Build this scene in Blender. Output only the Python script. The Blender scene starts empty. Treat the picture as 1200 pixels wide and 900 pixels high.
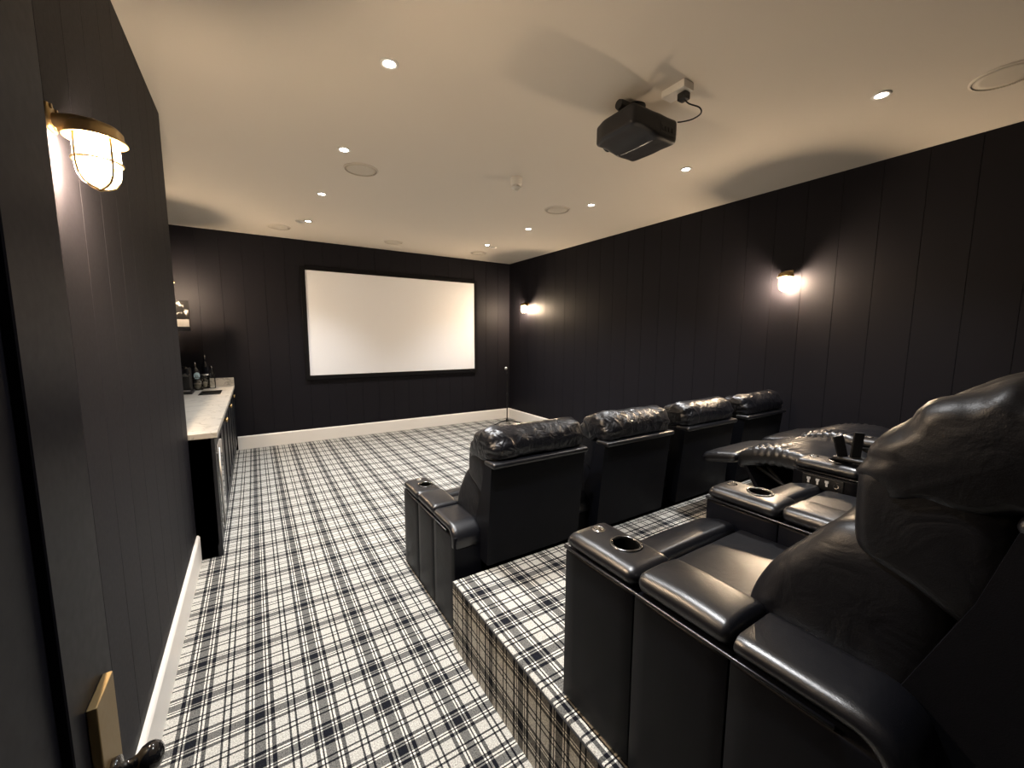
import bpy, bmesh, math, random
from mathutils import Vector, Matrix, noise
random.seed(7)
sc = bpy.context.scene
COL = sc.collection
PI = math.pi
# ------------------------------------------------------------------ dimensions (metres)
XL, XR, YB, H = -0.418, 4.236, 6.775, 2.982
YR = -1.35            # rear wall
Y1 = 3.489            # end of the near left wall, start of the bar alcove
XA = -0.88            # left wall of the alcove
PX, PF, PH = 0.791, 1.804, 0.358   # platform left side, front, height

# ------------------------------------------------------------------ object helpers
def link(o, parent=None):
    COL.objects.link(o)
    if parent is not None:
        o.parent = parent
    return o
def obj(name, bm, mats, parent=None, smooth=True, angle=None):
    me = bpy.data.meshes.new(name)
    bmesh.ops.recalc_face_normals(bm, faces=bm.faces[:])
    bm.to_mesh(me); bm.free()
    for m in (mats if isinstance(mats, (list, tuple)) else [mats]):
        me.materials.append(m)
    if smooth:
        me.polygons.foreach_set('use_smooth', [True] * len(me.polygons))
        if angle:
            me.set_sharp_from_angle(angle=math.radians(angle))
    o = bpy.data.objects.new(name, me)
    return link(o, parent)
def thing(name, label, cat, loc=(0, 0, 0), rotz=0.0, group=None):
    o = bpy.data.objects.new(name, None)
    o.empty_display_size = 0.05
    link(o); o.location = loc; o.rotation_euler = (0, 0, rotz)
    return tag(o, label, cat, group)
def tag(o, label, cat, group=None, kind=None):
    o['label'] = label; o['category'] = cat
    if group: o['group'] = group
    if kind: o['kind'] = kind
    return o
def struct(o):
    o['kind'] = 'structure'
    return o
def dup(root, loc, label=None, group=None, rotz=None):
    def cp(o, parent):
        c = o.copy(); COL.objects.link(c)
        if parent is not None: c.parent = parent
        for ch in [x for x in o.children]:
            cp(ch, c)
        return c
    r = cp(root, None); r.location = loc
    if rotz is not None: r.rotation_euler = (0, 0, rotz)
    if label: r['label'] = label
    if group: r['group'] = group
    return r

# ------------------------------------------------------------------ mesh helpers
def add_box(bm, x0, x1, y0, y1, z0, z1, mi=0):
    vs = [bm.verts.new((x, y, z)) for x in (x0, x1) for y in (y0, y1) for z in (z0, z1)]
    for f in ((0, 1, 3, 2), (4, 6, 7, 5), (0, 4, 5, 1), (2, 3, 7, 6), (0, 2, 6, 4), (1, 5, 7, 3)):
        bm.faces.new([vs[i] for i in f]).material_index = mi
    return vs
def bevel(bm, w, seg=2):
    bmesh.ops.bevel(bm, geom=bm.edges[:], offset=w, segments=seg, profile=0.5, affect='EDGES')
    return bm
def bbox(x0, x1, y0, y1, z0, z1, w=0.004, seg=2):
    bm = bmesh.new(); add_box(bm, x0, x1, y0, y1, z0, z1)
    if w: bevel(bm, w, seg)
    return bm
def samples(h, r, n, k=4):
    r = min(r, h)
    s = []
    for i in range(k):
        s.append(-h + r * (1 - math.cos(PI / 2 * i / k)) * 0.9 if i else -h)
    inner = [(-h + r) + (2 * (h - r)) * i / n for i in range(n + 1)]
    t = [-h] + [-h + r * (i / k) for i in range(1, k)] + inner
    t += [-v for v in reversed([-h] + [-h + r * (i / k) for i in range(1, k)])]
    out = []
    for v in t:
        if not out or v - out[-1] > 1e-6: out.append(v)
    return out
def rbox(bm, x0, x1, y0, y1, z0, z1, r, n=(6, 6, 3), disp=None, k=4):
    """rounded, densely gridded box; disp(p, normal) -> new p"""
    c = Vector(((x0 + x1) / 2, (y0 + y1) / 2, (z0 + z1) / 2))
    h = Vector(((x1 - x0) / 2, (y1 - y0) / 2, (z1 - z0) / 2))
    rr = r if isinstance(r, (tuple, list)) else (r, r, r)
    rr = [min(rr[i], h[i]) for i in range(3)]
    S = [samples(h[i], rr[i], n[i], k) for i in range(3)]
    cache = {}
    def vert(i, j, l):
        key = (i, j, l)
        if key in cache: return cache[key]
        p = Vector((S[0][i], S[1][j], S[2][l]))
        q = Vector([max(-h[a] + rr[a], min(h[a] - rr[a], p[a])) for a in range(3)])
        d = Vector([(p[a] - q[a]) / rr[a] if rr[a] > 1e-9 else 0 for a in range(3)])
        nrm = d.normalized() if d.length > 1e-9 else Vector((0, 0, 0))
        # only the components that left the inner box are rounded
        L = d.length
        if L > 1e-9:
            m = max(abs(d[0]), abs(d[1]), abs(d[2]))
            d = d / L * m
        pos = q + Vector([d[a] * rr[a] for a in range(3)])
        pos = pos + c
        if disp: pos = Vector(disp(pos, nrm))
        v = bm.verts.new(pos); cache[key] = v
        return v
    N = [len(s) for s in S]
    for ax in range(3):
        a, b = [x for x in range(3) if x != ax]
        for side in (0, N[ax] - 1):
            for i in range(N[a] - 1):
                for j in range(N[b] - 1):
                    q = []
                    for (di, dj) in ((0, 0), (1, 0), (1, 1), (0, 1)):
                        idx = [0, 0, 0]; idx[ax] = side; idx[a] = i + di; idx[b] = j + dj
                        q.append(vert(*idx))
                    try: bm.faces.new(q)
                    except ValueError: pass
    return bm
def loft_x(bm, prof, stations, disp=None, caps=True):
    """prof: closed list of (y,z); stations: list of (x, scale, dy, dz)"""
    cy = sum(p[0] for p in prof) / len(prof); cz = sum(p[1] for p in prof) / len(prof)
    rings = []
    for (x, s, dy, dz) in stations:
        ring = []
        for i, (y, z) in enumerate(prof):
            p = Vector((x, cy + (y - cy) * s + dy, cz + (z - cz) * s + dz))
            if disp: p = Vector(disp(p, i))
            ring.append(bm.verts.new(p))
        rings.append(ring)
    n = len(prof)
    for a, b in zip(rings, rings[1:]):
        for i in range(n):
            bm.faces.new([a[i], a[(i + 1) % n], b[(i + 1) % n], b[i]])
    if caps:
        bm.faces.new(rings[0]); bm.faces.new(list(reversed(rings[-1])))
    return bm
def smooth_poly(pts, n=48):
    """closed Catmull-Rom resample"""
    m = len(pts); out = []
    for i in range(n):
        t = i * m / n; k = int(t); f = t - k
        p0, p1, p2, p3 = [pts[(k + d) % m] for d in (-1, 0, 1, 2)]
        out.append(tuple(0.5 * ((2 * p1[a]) + (-p0[a] + p2[a]) * f + (2 * p0[a] - 5 * p1[a] + 4 * p2[a] - p3[a]) * f * f
                         + (-p0[a] + 3 * p1[a] - 3 * p2[a] + p3[a]) * f ** 3) for a in range(2)))
    return out
def add_lathe(bm, prof, center=(0, 0, 0), n=24, axis='z', closed=False):
    """prof list of (r, h)"""
    c = Vector(center); rings = []
    for (r, hh) in prof:
        ring = []
        for i in range(n):
            a = 2 * PI * i / n
            p = Vector((r * math.cos(a), r * math.sin(a), hh))
            if axis == 'x': p = Vector((p.z, p.x, p.y))
            elif axis == 'y': p = Vector((p.x, p.z, p.y))
            ring.append(bm.verts.new(c + p))
        rings.append(ring)
    pairs = list(zip(rings, rings[1:]))
    if closed: pairs.append((rings[-1], rings[0]))
    for a, b in pairs:
        for i in range(n):
            bm.faces.new([a[i], a[(i + 1) % n], b[(i + 1) % n], b[i]])
    if not closed:
        for ring in (rings[0], rings[-1]):
            try: bm.faces.new(ring)
            except ValueError: pass
    return bm
def add_tube(bm, pts, r, n=8, closed=False):
    pts = [Vector(p) for p in pts]; rings = []
    m = len(pts)
    up = None
    for i, p in enumerate(pts):
        if closed: t = (pts[(i + 1) % m] - pts[i - 1]).normalized()
        else: t = (pts[min(i + 1, m - 1)] - pts[max(i - 1, 0)]).normalized()
        if up is None:
            up = Vector((0, 0, 1)) if abs(t.z) < 0.9 else Vector((1, 0, 0))
        u = t.cross(up).normalized(); w = u.cross(t).normalized(); up = w
        rad = r[i] if isinstance(r, (list, tuple)) else r
        rings.append([bm.verts.new(p + (u * math.cos(2 * PI * j / n) + w * math.sin(2 * PI * j / n)) * rad) for j in range(n)])
    pr = list(zip(rings, rings[1:]))
    if closed: pr.append((rings[-1], rings[0]))
    for a, b in pr:
        for j in range(n):
            bm.faces.new([a[j], a[(j + 1) % n], b[(j + 1) % n], b[j]])
    if not closed:
        bm.faces.new(rings[0]); bm.faces.new(rings[-1])
    return bm
def add_prism(bm, poly, z0, z1):
    a = [bm.verts.new((x, y, z0)) for x, y in poly]; b = [bm.verts.new((x, y, z1)) for x, y in poly]
    n = len(poly)
    for i in range(n):
        bm.faces.new([a[i], a[(i + 1) % n], b[(i + 1) % n], b[i]])
    bm.faces.new(a); bm.faces.new(b)
    return bm
def boolean_cut(o, cutter_bm):
    me = bpy.data.meshes.new('cut'); cutter_bm.to_mesh(me); cutter_bm.free()
    c = bpy.data.objects.new('cut', me); COL.objects.link(c)
    c.parent = o.parent
    md = o.modifiers.new('cut', 'BOOLEAN'); md.object = c; md.operation = 'DIFFERENCE'; md.solver = 'EXACT'
    dg = bpy.context.evaluated_depsgraph_get()
    new = bpy.data.meshes.new_from_object(o.evaluated_get(dg))
    o.modifiers.clear(); o.data = new
    bpy.data.objects.remove(c); 
    return o

# ------------------------------------------------------------------ materials
def new_mat(name):
    m = bpy.data.materials.new(name); m.use_nodes = True
    nt = m.node_tree; b = nt.nodes['Principled BSDF']
    return m, nt, b
def pmat(name, col, rough=0.5, metal=0.0, spec=0.5, coat=0.0, bump=None):
    m, nt, b = new_mat(name)
    b.inputs['Base Color'].default_value = (*col, 1)
    b.inputs['Roughness'].default_value = rough
    b.inputs['Metallic'].default_value = metal
    b.inputs['Specular IOR Level'].default_value = spec
    b.inputs['Coat Weight'].default_value = coat
    tc = nt.nodes.new('ShaderNodeTexCoord')
    nz = nt.nodes.new('ShaderNodeTexNoise')
    nz.inputs['Scale'].default_value = bump[0] if bump else 30
    nz.inputs['Detail'].default_value = 4
    nt.links.new(tc.outputs['Object'], nz.inputs['Vector'])
    mr = nt.nodes.new('ShaderNodeMapRange')
    mr.inputs['To Min'].default_value = max(0, rough - 0.05); mr.inputs['To Max'].default_value = min(1, rough + 0.05)
    nt.links.new(nz.outputs['Fac'], mr.inputs['Value']); nt.links.new(mr.outputs['Result'], b.inputs['Roughness'])
    if bump:
        bp = nt.nodes.new('ShaderNodeBump'); bp.inputs['Strength'].default_value = bump[1]; bp.inputs['Distance'].default_value = bump[2]
        nt.links.new(nz.outputs['Fac'], bp.inputs['Height']); nt.links.new(bp.outputs['Normal'], b.inputs['Normal'])
    return m
def emat(name, col, strength):
    m, nt, b = new_mat(name)
    b.inputs['Base Color'].default_value = (*col, 1)
    b.inputs['Emission Color'].default_value = (*col, 1)
    b.inputs['Emission Strength'].default_value = strength
    return m
def leather(name, rough, wr=0.0, scale=9.0, grain=0.25, spec=0.5):
    m, nt, b = new_mat(name)
    L = nt.links
    b.inputs['Base Color'].default_value = (0.0033, 0.0036, 0.0056, 1)
    b.inputs['Specular IOR Level'].default_value = spec
    tc = nt.nodes.new('ShaderNodeTexCoord')
    vo = nt.nodes.new('ShaderNodeTexVoronoi'); vo.inputs['Scale'].default_value = 420
    L.new(tc.outputs['Object'], vo.inputs['Vector'])
    b1 = nt.nodes.new('ShaderNodeBump'); b1.inputs['Strength'].default_value = grain; b1.inputs['Distance'].default_value = 0.0006
    L.new(vo.outputs['Distance'], b1.inputs['Height'])
    nz = nt.nodes.new('ShaderNodeTexNoise'); nz.inputs['Scale'].default_value = scale; nz.inputs['Detail'].default_value = 3
    nz.inputs['Distortion'].default_value = 1.2
    L.new(tc.outputs['Object'], nz.inputs['Vector'])
    mr = nt.nodes.new('ShaderNodeMapRange'); mr.inputs['To Min'].default_value = rough - 0.06; mr.inputs['To Max'].default_value = rough + 0.07
    L.new(nz.outputs['Fac'], mr.inputs['Value']); L.new(mr.outputs['Result'], b.inputs['Roughness'])
    b2 = nt.nodes.new('ShaderNodeBump'); b2.inputs['Strength'].default_value = wr; b2.inputs['Distance'].default_value = 0.02
    L.new(nz.outputs['Fac'], b2.inputs['Height']); L.new(b1.outputs['Normal'], b2.inputs['Normal'])
    L.new(b2.outputs['Normal'], b.inputs['Normal'])
    return m
M = {}
M['leather'] = leather('black_leather', 0.34, 0.10, 6, spec=0.8)
M['leather_side'] = leather('black_leather_panel', 0.44, 0.06, 4, spec=0.12)
M['leather_wrinkled'] = leather('black_leather_wrinkled', 0.43, 0.22, 9, spec=0.4)
M['leather_headrest'] = leather('black_leather_gathered', 0.32, 0.55, 17, spec=0.7)
M['leather_back'] = leather('black_back_panel', 0.55, 0.05, 4, spec=0.12)
M['wall'] = pmat('dark_panel_paint', (0.0096, 0.0093, 0.0125), 0.55, spec=0.10, bump=(60, 0.05, 0.001))
M['door_paint'] = pmat('dark_door_paint', (0.0044, 0.0046, 0.0070), 0.4, spec=0.06, bump=(50, 0.04, 0.001))
M['ceiling'] = pmat('matt_ceiling_paint', (0.66, 0.61, 0.535), 0.9, spec=0.15)
M['baseboard'] = pmat('white_gloss_wood', (0.80, 0.77, 0.72), 0.4)
M['screen'] = pmat('white_screen_fabric', (0.84, 0.86, 0.90), 0.9, spec=0.1, bump=(900, 0.05, 0.0005))
M['frame_black'] = pmat('black_velvet_frame', (0.004, 0.004, 0.005), 0.85, spec=0.15)
M['black_plastic'] = pmat('black_plastic', (0.008, 0.008, 0.009), 0.45)
M['gloss_black'] = pmat('gloss_black', (0.006, 0.006, 0.007), 0.07, coat=0.5)
M['black_metal'] = pmat('black_metal', (0.012, 0.012, 0.012), 0.4, metal=0.3)
M['chrome'] = pmat('chrome', (0.75, 0.73, 0.70), 0.15, metal=1)
M['dark_chrome'] = pmat('dark_chrome', (0.16, 0.16, 0.16), 0.22, metal=1)
M['steel'] = pmat('brushed_steel', (0.55, 0.55, 0.55), 0.35, metal=1)
M['brass'] = pmat('aged_brass', (0.52, 0.37, 0.17), 0.38, metal=1, bump=(120, 0.04, 0.001))
M['white_plastic'] = pmat('white_plastic', (0.72, 0.70, 0.66), 0.45)
M['speaker_rim'] = pmat('speaker_rim_paint', (0.64, 0.59, 0.52), 0.7, spec=0.2)
M['nickel'] = pmat('satin_nickel', (0.62, 0.60, 0.56), 0.35, metal=0.35)
M['grille'] = pmat('speaker_grille_cloth', (0.56, 0.52, 0.45), 0.95, spec=0.1, bump=(700, 0.15, 0.001))
M['cab'] = pmat('navy_black_cabinet_paint', (0.009, 0.010, 0.014), 0.42)
M['cup'] = pmat('black_cup', (0.0028, 0.0028, 0.0028), 0.3)
M['white_mark'] = pmat('white_print', (0.8, 0.8, 0.8), 0.5)
M['cover'] = pmat('projector_case', (0.009, 0.009, 0.011), 0.5, bump=(40, 0.2, 0.004))
M['bulb'] = emat('lamp_bulb_glow', (1.0, 0.745, 0.50), 3600)
M['led'] = emat('downlight_glow', (1.0, 0.90, 0.78), 60)
def glass_mat(name, tint=(1, 1, 1), refl=0.12):
    m, nt, b = new_mat(name); L = nt.links
    nt.nodes.remove(b)
    out = nt.nodes['Material Output']
    tr = nt.nodes.new('ShaderNodeBsdfTransparent'); tr.inputs['Color'].default_value = (*tint, 1)
    gl = nt.nodes.new('ShaderNodeBsdfGlossy'); gl.inputs['Roughness'].default_value = 0.08
    fr = nt.nodes.new('ShaderNodeFresnel'); fr.inputs['IOR'].default_value = 1.45
    ma = nt.nodes.new('ShaderNodeMath'); ma.operation = 'ADD'; ma.inputs[1].default_value = refl * 0.3
    mx = nt.nodes.new('ShaderNodeMixShader')
    L.new(fr.outputs['Fac'], ma.inputs[0]); L.new(ma.outputs[0], mx.inputs['Fac'])
    L.new(tr.outputs[0], mx.inputs[1]); L.new(gl.outputs[0], mx.inputs[2]); L.new(mx.outputs[0], out.inputs['Surface'])
    return m
M['glass'] = glass_mat('clear_glass', (0.96, 0.97, 0.96))
def lamp_glass():
    m, nt, b = new_mat('frosted_lamp_glass'); L = nt.links
    nt.nodes.remove(b); out = nt.nodes['Material Output']
    tr = nt.nodes.new('ShaderNodeBsdfTransparent'); tl = nt.nodes.new('ShaderNodeBsdfTranslucent'); gl = nt.nodes.new('ShaderNodeBsdfGlossy')
    tl.inputs['Color'].default_value = (0.95, 0.93, 0.88, 1); gl.inputs['Roughness'].default_value = 0.1
    nz = nt.nodes.new('ShaderNodeTexNoise'); nz.inputs['Scale'].default_value = 40
    m1 = nt.nodes.new('ShaderNodeMixShader'); m1.inputs['Fac'].default_value = 0.10
    m2 = nt.nodes.new('ShaderNodeMixShader'); m2.inputs['Fac'].default_value = 0.05
    L.new(tr.outputs[0], m1.inputs[1]); L.new(tl.outputs[0], m1.inputs[2])
    L.new(m1.outputs[0], m2.inputs[1]); L.new(gl.outputs[0], m2.inputs[2]); L.new(m2.outputs[0], out.inputs['Surface'])
    return m
M['lamp_glass'] = lamp_glass()
M['bottle_dark'] = pmat('dark_bottle_glass', (0.005, 0.006, 0.010), 0.06, coat=1.0)
M['jar_fill'] = pmat('coffee_pods', (0.30, 0.28, 0.25), 0.5, bump=(90, 0.8, 0.01))
M['label_blue'] = pmat('pale_blue_label', (0.45, 0.62, 0.70), 0.5)

# ---- tartan carpet: two threads of the same sett multiplied, like a woven check
PER = 0.2335
def tartan(name, ua, va, u0, v0):
    m, nt, b = new_mat(name); L = nt.links
    tc = nt.nodes.new('ShaderNodeTexCoord'); sp = nt.nodes.new('ShaderNodeSeparateXYZ')
    # slight waviness of the weave
    wob = nt.nodes.new('ShaderNodeTexNoise'); wob.inputs['Scale'].default_value = 260; wob.inputs['Detail'].default_value = 1
    L.new(tc.outputs['Object'], wob.inputs['Vector'])
    vs = nt.nodes.new('ShaderNodeVectorMath'); vs.operation = 'MULTIPLY_ADD'
    vs.inputs[1].default_value = (0.0028, 0.0028, 0.0028)
    L.new(wob.outputs['Color'], vs.inputs[0]); L.new(tc.outputs['Object'], vs.inputs[2])
    L.new(vs.outputs[0], sp.inputs[0])
    def sett(axis, c0):
        sub = nt.nodes.new('ShaderNodeMath'); sub.operation = 'SUBTRACT'; sub.inputs[1].default_value = c0 + 0.002
        L.new(sp.outputs[axis], sub.inputs[0])
        pp = nt.nodes.new('ShaderNodeMath'); pp.operation = 'PINGPONG'; pp.inputs[1].default_value = PER / 2
        L.new(sub.outputs[0], pp.inputs[0])
        dv = nt.nodes.new('ShaderNodeMath'); dv.operation = 'DIVIDE'; dv.inputs[1].default_value = PER / 2
        L.new(pp.outputs[0], dv.inputs[0])
        r = nt.nodes.new('ShaderNodeValToRGB'); r.color_ramp.interpolation = 'CONSTANT'
        h = PER / 2
        st = [(0.0, 0.34), (0.0185, 1.22), (0.0248, 0.17), (0.0304, 1.22), (0.0385, 0.27), (0.0535, 1.0), (0.1005, 0.21), (0.1085, 1.06)]
        el = r.color_ramp.elements
        el[0].position = 0; el[1].position = st[1][0] / h
        for k in range(2, len(st)): el.new(st[k][0] / h)
        for k, (p, v) in enumerate(st):
            el[k].position = p / h
            el[k].color = (v / 1.25, v / 1.25, v / 1.25, 1)
        L.new(dv.outputs[0], r.inputs[0])
        return r.outputs[0]
    a = sett(ua, u0); c = sett(va, v0)
    mul = nt.nodes.new('ShaderNodeMath'); mul.operation = 'MULTIPLY'
    L.new(a, mul.inputs[0]); L.new(c, mul.inputs[1])
    # tufts: light threads show through dark ones
    nz = nt.nodes.new('ShaderNodeTexNoise'); nz.inputs['Scale'].default_value = 190; nz.inputs['Detail'].default_value = 2
    L.new(tc.outputs['Object'], nz.inputs['Vector'])
    mr = nt.nodes.new('ShaderNodeMapRange'); mr.inputs['From Min'].default_value = 0.3; mr.inputs['From Max'].default_value = 0.7
    mr.inputs['To Min'].default_value = 0.66; mr.inputs['To Max'].default_value = 1.34
    L.new(nz.outputs['Fac'], mr.inputs['Value'])
    m2 = nt.nodes.new('ShaderNodeMath'); m2.operation = 'MULTIPLY'
    L.new(mul.outputs[0], m2.inputs[0]); L.new(mr.outputs['Result'], m2.inputs[1])
    cr = nt.nodes.new('ShaderNodeValToRGB')
    e = cr.color_ramp.elements
    e[0].position = 0.0; e[0].color = (0.004, 0.004, 0.007, 1)
    e[1].position = 1.0; e[1].color = (0.76, 0.73, 0.66, 1)
    x = e.new(0.085); x.color = (0.010, 0.011, 0.015, 1)
    x = e.new(0.21); x.color = (0.122, 0.121, 0.114, 1)
    x = e.new(0.65); x.color = (0.44, 0.43, 0.395, 1)
    L.new(m2.outputs[0], cr.inputs[0]); L.new(cr.outputs[0], b.inputs['Base Color'])
    b.inputs['Roughness'].default_value = 0.95; b.inputs['Specular IOR Level'].default_value = 0.05
    bp = nt.nodes.new('ShaderNodeBump'); bp.inputs['Strength'].default_value = 0.5; bp.inputs['Distance'].default_value = 0.004
    L.new(nz.outputs['Fac'], bp.inputs['Height']); L.new(bp.outputs['Normal'], b.inputs['Normal'])
    return m
M['carpet'] = tartan('tartan_carpet', 'X', 'Y', -0.302, 1.875)
M['carpet_side'] = tartan('tartan_carpet_riser', 'Y', 'Z', 1.875, 0.10)
M['carpet_front'] = tartan('tartan_carpet_front', 'X', 'Z', -0.302, 0.10)

# ---- marble worktop
def marble():
    m, nt, b = new_mat('veined_marble'); L = nt.links
    tc = nt.nodes.new('ShaderNodeTexCoord')
    n1 = nt.nodes.new('ShaderNodeTexNoise'); n1.inputs['Scale'].default_value = 3.2; n1.inputs['Detail'].default_value = 8; n1.inputs['Distortion'].default_value = 1.6
    L.new(tc.outputs['Object'], n1.inputs['Vector'])
    r = nt.nodes.new('ShaderNodeValToRGB'); e = r.color_ramp.elements
    e[0].position = 0.40; e[0].color = (0.52, 0.49, 0.44, 1); e[1].position = 0.60; e[1].color = (0.56, 0.53, 0.47, 1)
    x = e.new(0.485); x.color = (0.50, 0.47, 0.42, 1)
    x = e.new(0.50); x.color = (0.27, 0.25, 0.22, 1)
    x = e.new(0.518); x.color = (0.54, 0.51, 0.45, 1)
    L.new(n1.outputs['Fac'], r.inputs[0]); L.new(r.outputs[0], b.inputs['Base Color'])
    b.inputs['Roughness'].default_value = 0.28
    return m
M['marble'] = marble()

# ================================================================== ROOM SHELL
def grooved(axis, a0, a1, wall, depth, phase, step, outward, z0=0.0, z1=H, thick=0.10, gw=0.0022):
    """vertical tongue-and-groove boards: a prism whose room face carries V grooves"""
    pts = [(a0, wall)]
    k = math.ceil((a0 + 0.02 - phase) / step)
    g = phase + k * step
    while g < a1 - 0.02:
        pts += [(g - gw, wall), (g - gw * 0.3, wall + outward * depth), (g + gw * 0.3, wall + outward * depth), (g + gw, wall)]
        g += step
    pts += [(a1, wall), (a1, wall + outward * thick), (a0, wall + outward * thick)]
    if axis == 'y': pts = [(b, a) for a, b in pts]
    bm = bmesh.new(); add_prism(bm, pts, z0, z1)
    return bm
bm = bmesh.new(); add_box(bm, XA - 0.1, XR + 0.1, YR - 0.1, YB + 0.1, -0.1, 0.0)
struct(obj('floor', bm, M['carpet'], smooth=False))
bm = bmesh.new(); add_box(bm, XA - 0.1, XR + 0.1, YR - 0.1, YB + 0.1, H, H + 0.1)
struct(obj('ceiling', bm, M['ceiling'], smooth=False))
struct(obj('wall_right', grooved('y', YR, YB, XR, 0.0035, 1.009, 0.2565, 1), M['wall'], smooth=False))
struct(obj('wall_back', grooved('x', XA, XR, YB, 0.0035, -0.06, 0.252, 1), M['wall'], smooth=False))
struct(obj('wall_rear', grooved('x', XL, XR, YR, 0.006, 0.1, 0.252, -1), M['wall'], smooth=False))
# near left wall with the doorway behind the open door, then the alcove
bm = grooved('y', 0.14, Y1, XL, 0.0014, 2.012, 0.2105, -1, thick=0.46, gw=0.0014)
struct(obj('wall_left', bm, M['wall'], smooth=False))
bm = grooved('y', YR, -0.74, XL, 0.006, -0.9, 0.25, -1)
add_box(bm, XL - 0.1, XL, -0.74, 0.14, 2.19, H)
struct(obj('wall_left_rear', bm, M['wall'], smooth=False))
bm = grooved('y', Y1, YB, XA, 0.006, 3.6, 0.25, -1)
struct(obj('wall_alcove', bm, M['wall'], smooth=False))
# door lining
bm = bmesh.new(); add_box(bm, XL - 0.1, XL, 0.10, 0.14, 0, 2.19); add_box(bm, XL - 0.1, XL, -0.74, -0.70, 0, 2.19); add_box(bm, XL - 0.1, XL, -0.70, 0.10, 2.15, 2.19)
struct(obj('trim_doorway', bm, M['wall'], smooth=False))
# skirting boards: moulded top edge
def skirting(name, p0, p1, nrm, h=0.189, t=0.018):
    prof = [(0, 0), (t, 0), (t, h - 0.016), (t * 0.75, h - 0.006), (t * 0.45, h), (0, h)]
    bm = bmesh.new()
    p0 = Vector(p0); p1 = Vector(p1); n = Vector(nrm)
    a = [bm.verts.new(p0 + n * d + Vector((0, 0, z))) for d, z in prof]
    b = [bm.verts.new(p1 + n * d + Vector((0, 0, z))) for d, z in prof]
    for i in range(len(prof)):
        bm.faces.new([a[i], a[(i + 1) % len(prof)], b[(i + 1) % len(prof)], b[i]])
    bm.faces.new(a); bm.faces.new(b)
    return struct(obj(name, bm, M['baseboard'], smooth=False))
skirting('baseboard_back', (-0.262, YB, 0), (XR, YB, 0), (0, -1, 0))
skirting('baseboard_right', (XR, PF + 0.002, 0), (XR, YB - 0.018, 0), (-1, 0, 0))
skirting('baseboard_left', (XL, 0.14, 0), (XL, Y1 + 0.012, 0), (1, 0, 0))
skirting('baseboard_right_rear', (XR, YR, PH), (XR, PF - 0.01, PH), (-1, 0, 0))

# ---- raised platform
plat = thing('seating_platform', 'raised platform in black and cream tartan carpet carrying the second row of recliners', 'platform', (PX, PF, 0))
bm = bmesh.new()
vs = add_box(bm, 0.0, XR - 0.001 - PX, YR + 0.001 - PF, 0.0, 0.0, PH)
bm.faces.ensure_lookup_table(); bmesh.ops.recalc_face_normals(bm, faces=bm.faces[:])
bmesh.ops.bevel(bm, geom=[e for e in bm.edges if all(v.co.z > PH - 0.001 for v in e.verts) and (all(abs(v.co.x) < 1e-4 for v in e.verts) or all(abs(v.co.y) < 1e-4 for v in e.verts))], offset=0.008, segments=3, affect='EDGES', profile=0.5)
bmesh.ops.recalc_face_normals(bm, faces=bm.faces[:])
for f in bm.faces:
    n = f.normal
    f.material_index = 1 if abs(n.x) > 0.8 else (2 if abs(n.y) > 0.8 else 0)
# bring the carpet coordinates to the room's: the mesh keeps world coordinates, the empty sits at its corner
o = obj('carpet_cover', bm, [M['carpet'], M['carpet_side'], M['carpet_front']], plat, smooth=False)
o.data.transform(Matrix.Translation((PX, PF, 0))); o.location = (-PX, -PF, 0)
bm = bmesh.new()
add_tube(bm, [(-0.001, -3.1, PH - 0.006), (-0.001, -1.5, PH - 0.006), (-0.001, 0.0, PH - 0.006)], 0.0038, 6)
obj('edge_binding', bm, pmat('dark_binding', (0.012, 0.012, 0.014), 0.8), plat)

# ================================================================== OPEN DOOR (foreground left)
DX0, DX1 = -0.292, -0.250
door = bpy.data.objects.new('door_1', None); link(door); door.location = (DX0, 0.148, 0.0); struct(door)
dm = bmesh.new()
W0, W1, DH = 0.0, 0.803, 2.165
T = DX1 - DX0
# stiles, rails and recessed panel of one leaf
for (a, b, z0, z1, t) in ((W0, 0.17, 0.008, DH, T), (W1 - 0.185, W1, 0.008, DH, T), (0.17, W1 - 0.185, 0.008, 0.23, T),
                          (0.17, W1 - 0.185, DH - 0.15, DH, T)):
    add_box(dm, 0.0, t, a, b, z0, z1)
obj('door_frame', bevel(dm, 0.002, 1), M['door_paint'], door, smooth=False)
bm = bbox(0.012, T - 0.012, 0.17, W1 - 0.185, 0.23, DH - 0.15, 0)
obj('door_panel', bm, M['door_paint'], door, smooth=False)
pl = obj('handle_plate', bbox(T, T + 0.013, 0.672, 0.757, 0.80, 1.027, 0.0015, 2), pmat('dark_aged_brass', (0.26, 0.19, 0.095), 0.5, metal=0.9, bump=(120, 0.04, 0.001)), door, smooth=False)
bm = bmesh.new(); add_lathe(bm, [(0.0, 0.066), (0.010, 0.0655), (0.018, 0.061), (0.0225, 0.053), (0.0225, 0.045), (0.019, 0.037), (0.012, 0.031), (0.009, 0.024), (0.009, 0.012), (0.020, 0.010), (0.020, 0.0)][::-1], (T + 0.013, 0.700, 0.886), 28, axis='x')
obj('door_knob', bm, M['gloss_black'], door)
for z in (0.25, 1.05, 1.9):
    bm = bmesh.new(); add_tube(bm, [(0.0, -0.008, z), (0.0, -0.008, z + 0.09)], 0.006, 8); add_box(bm, -0.126, 0.004, -0.0055, -0.003, z, z + 0.09)
    obj('hinge', bm, M['brass'], door, smooth=False)

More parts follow.
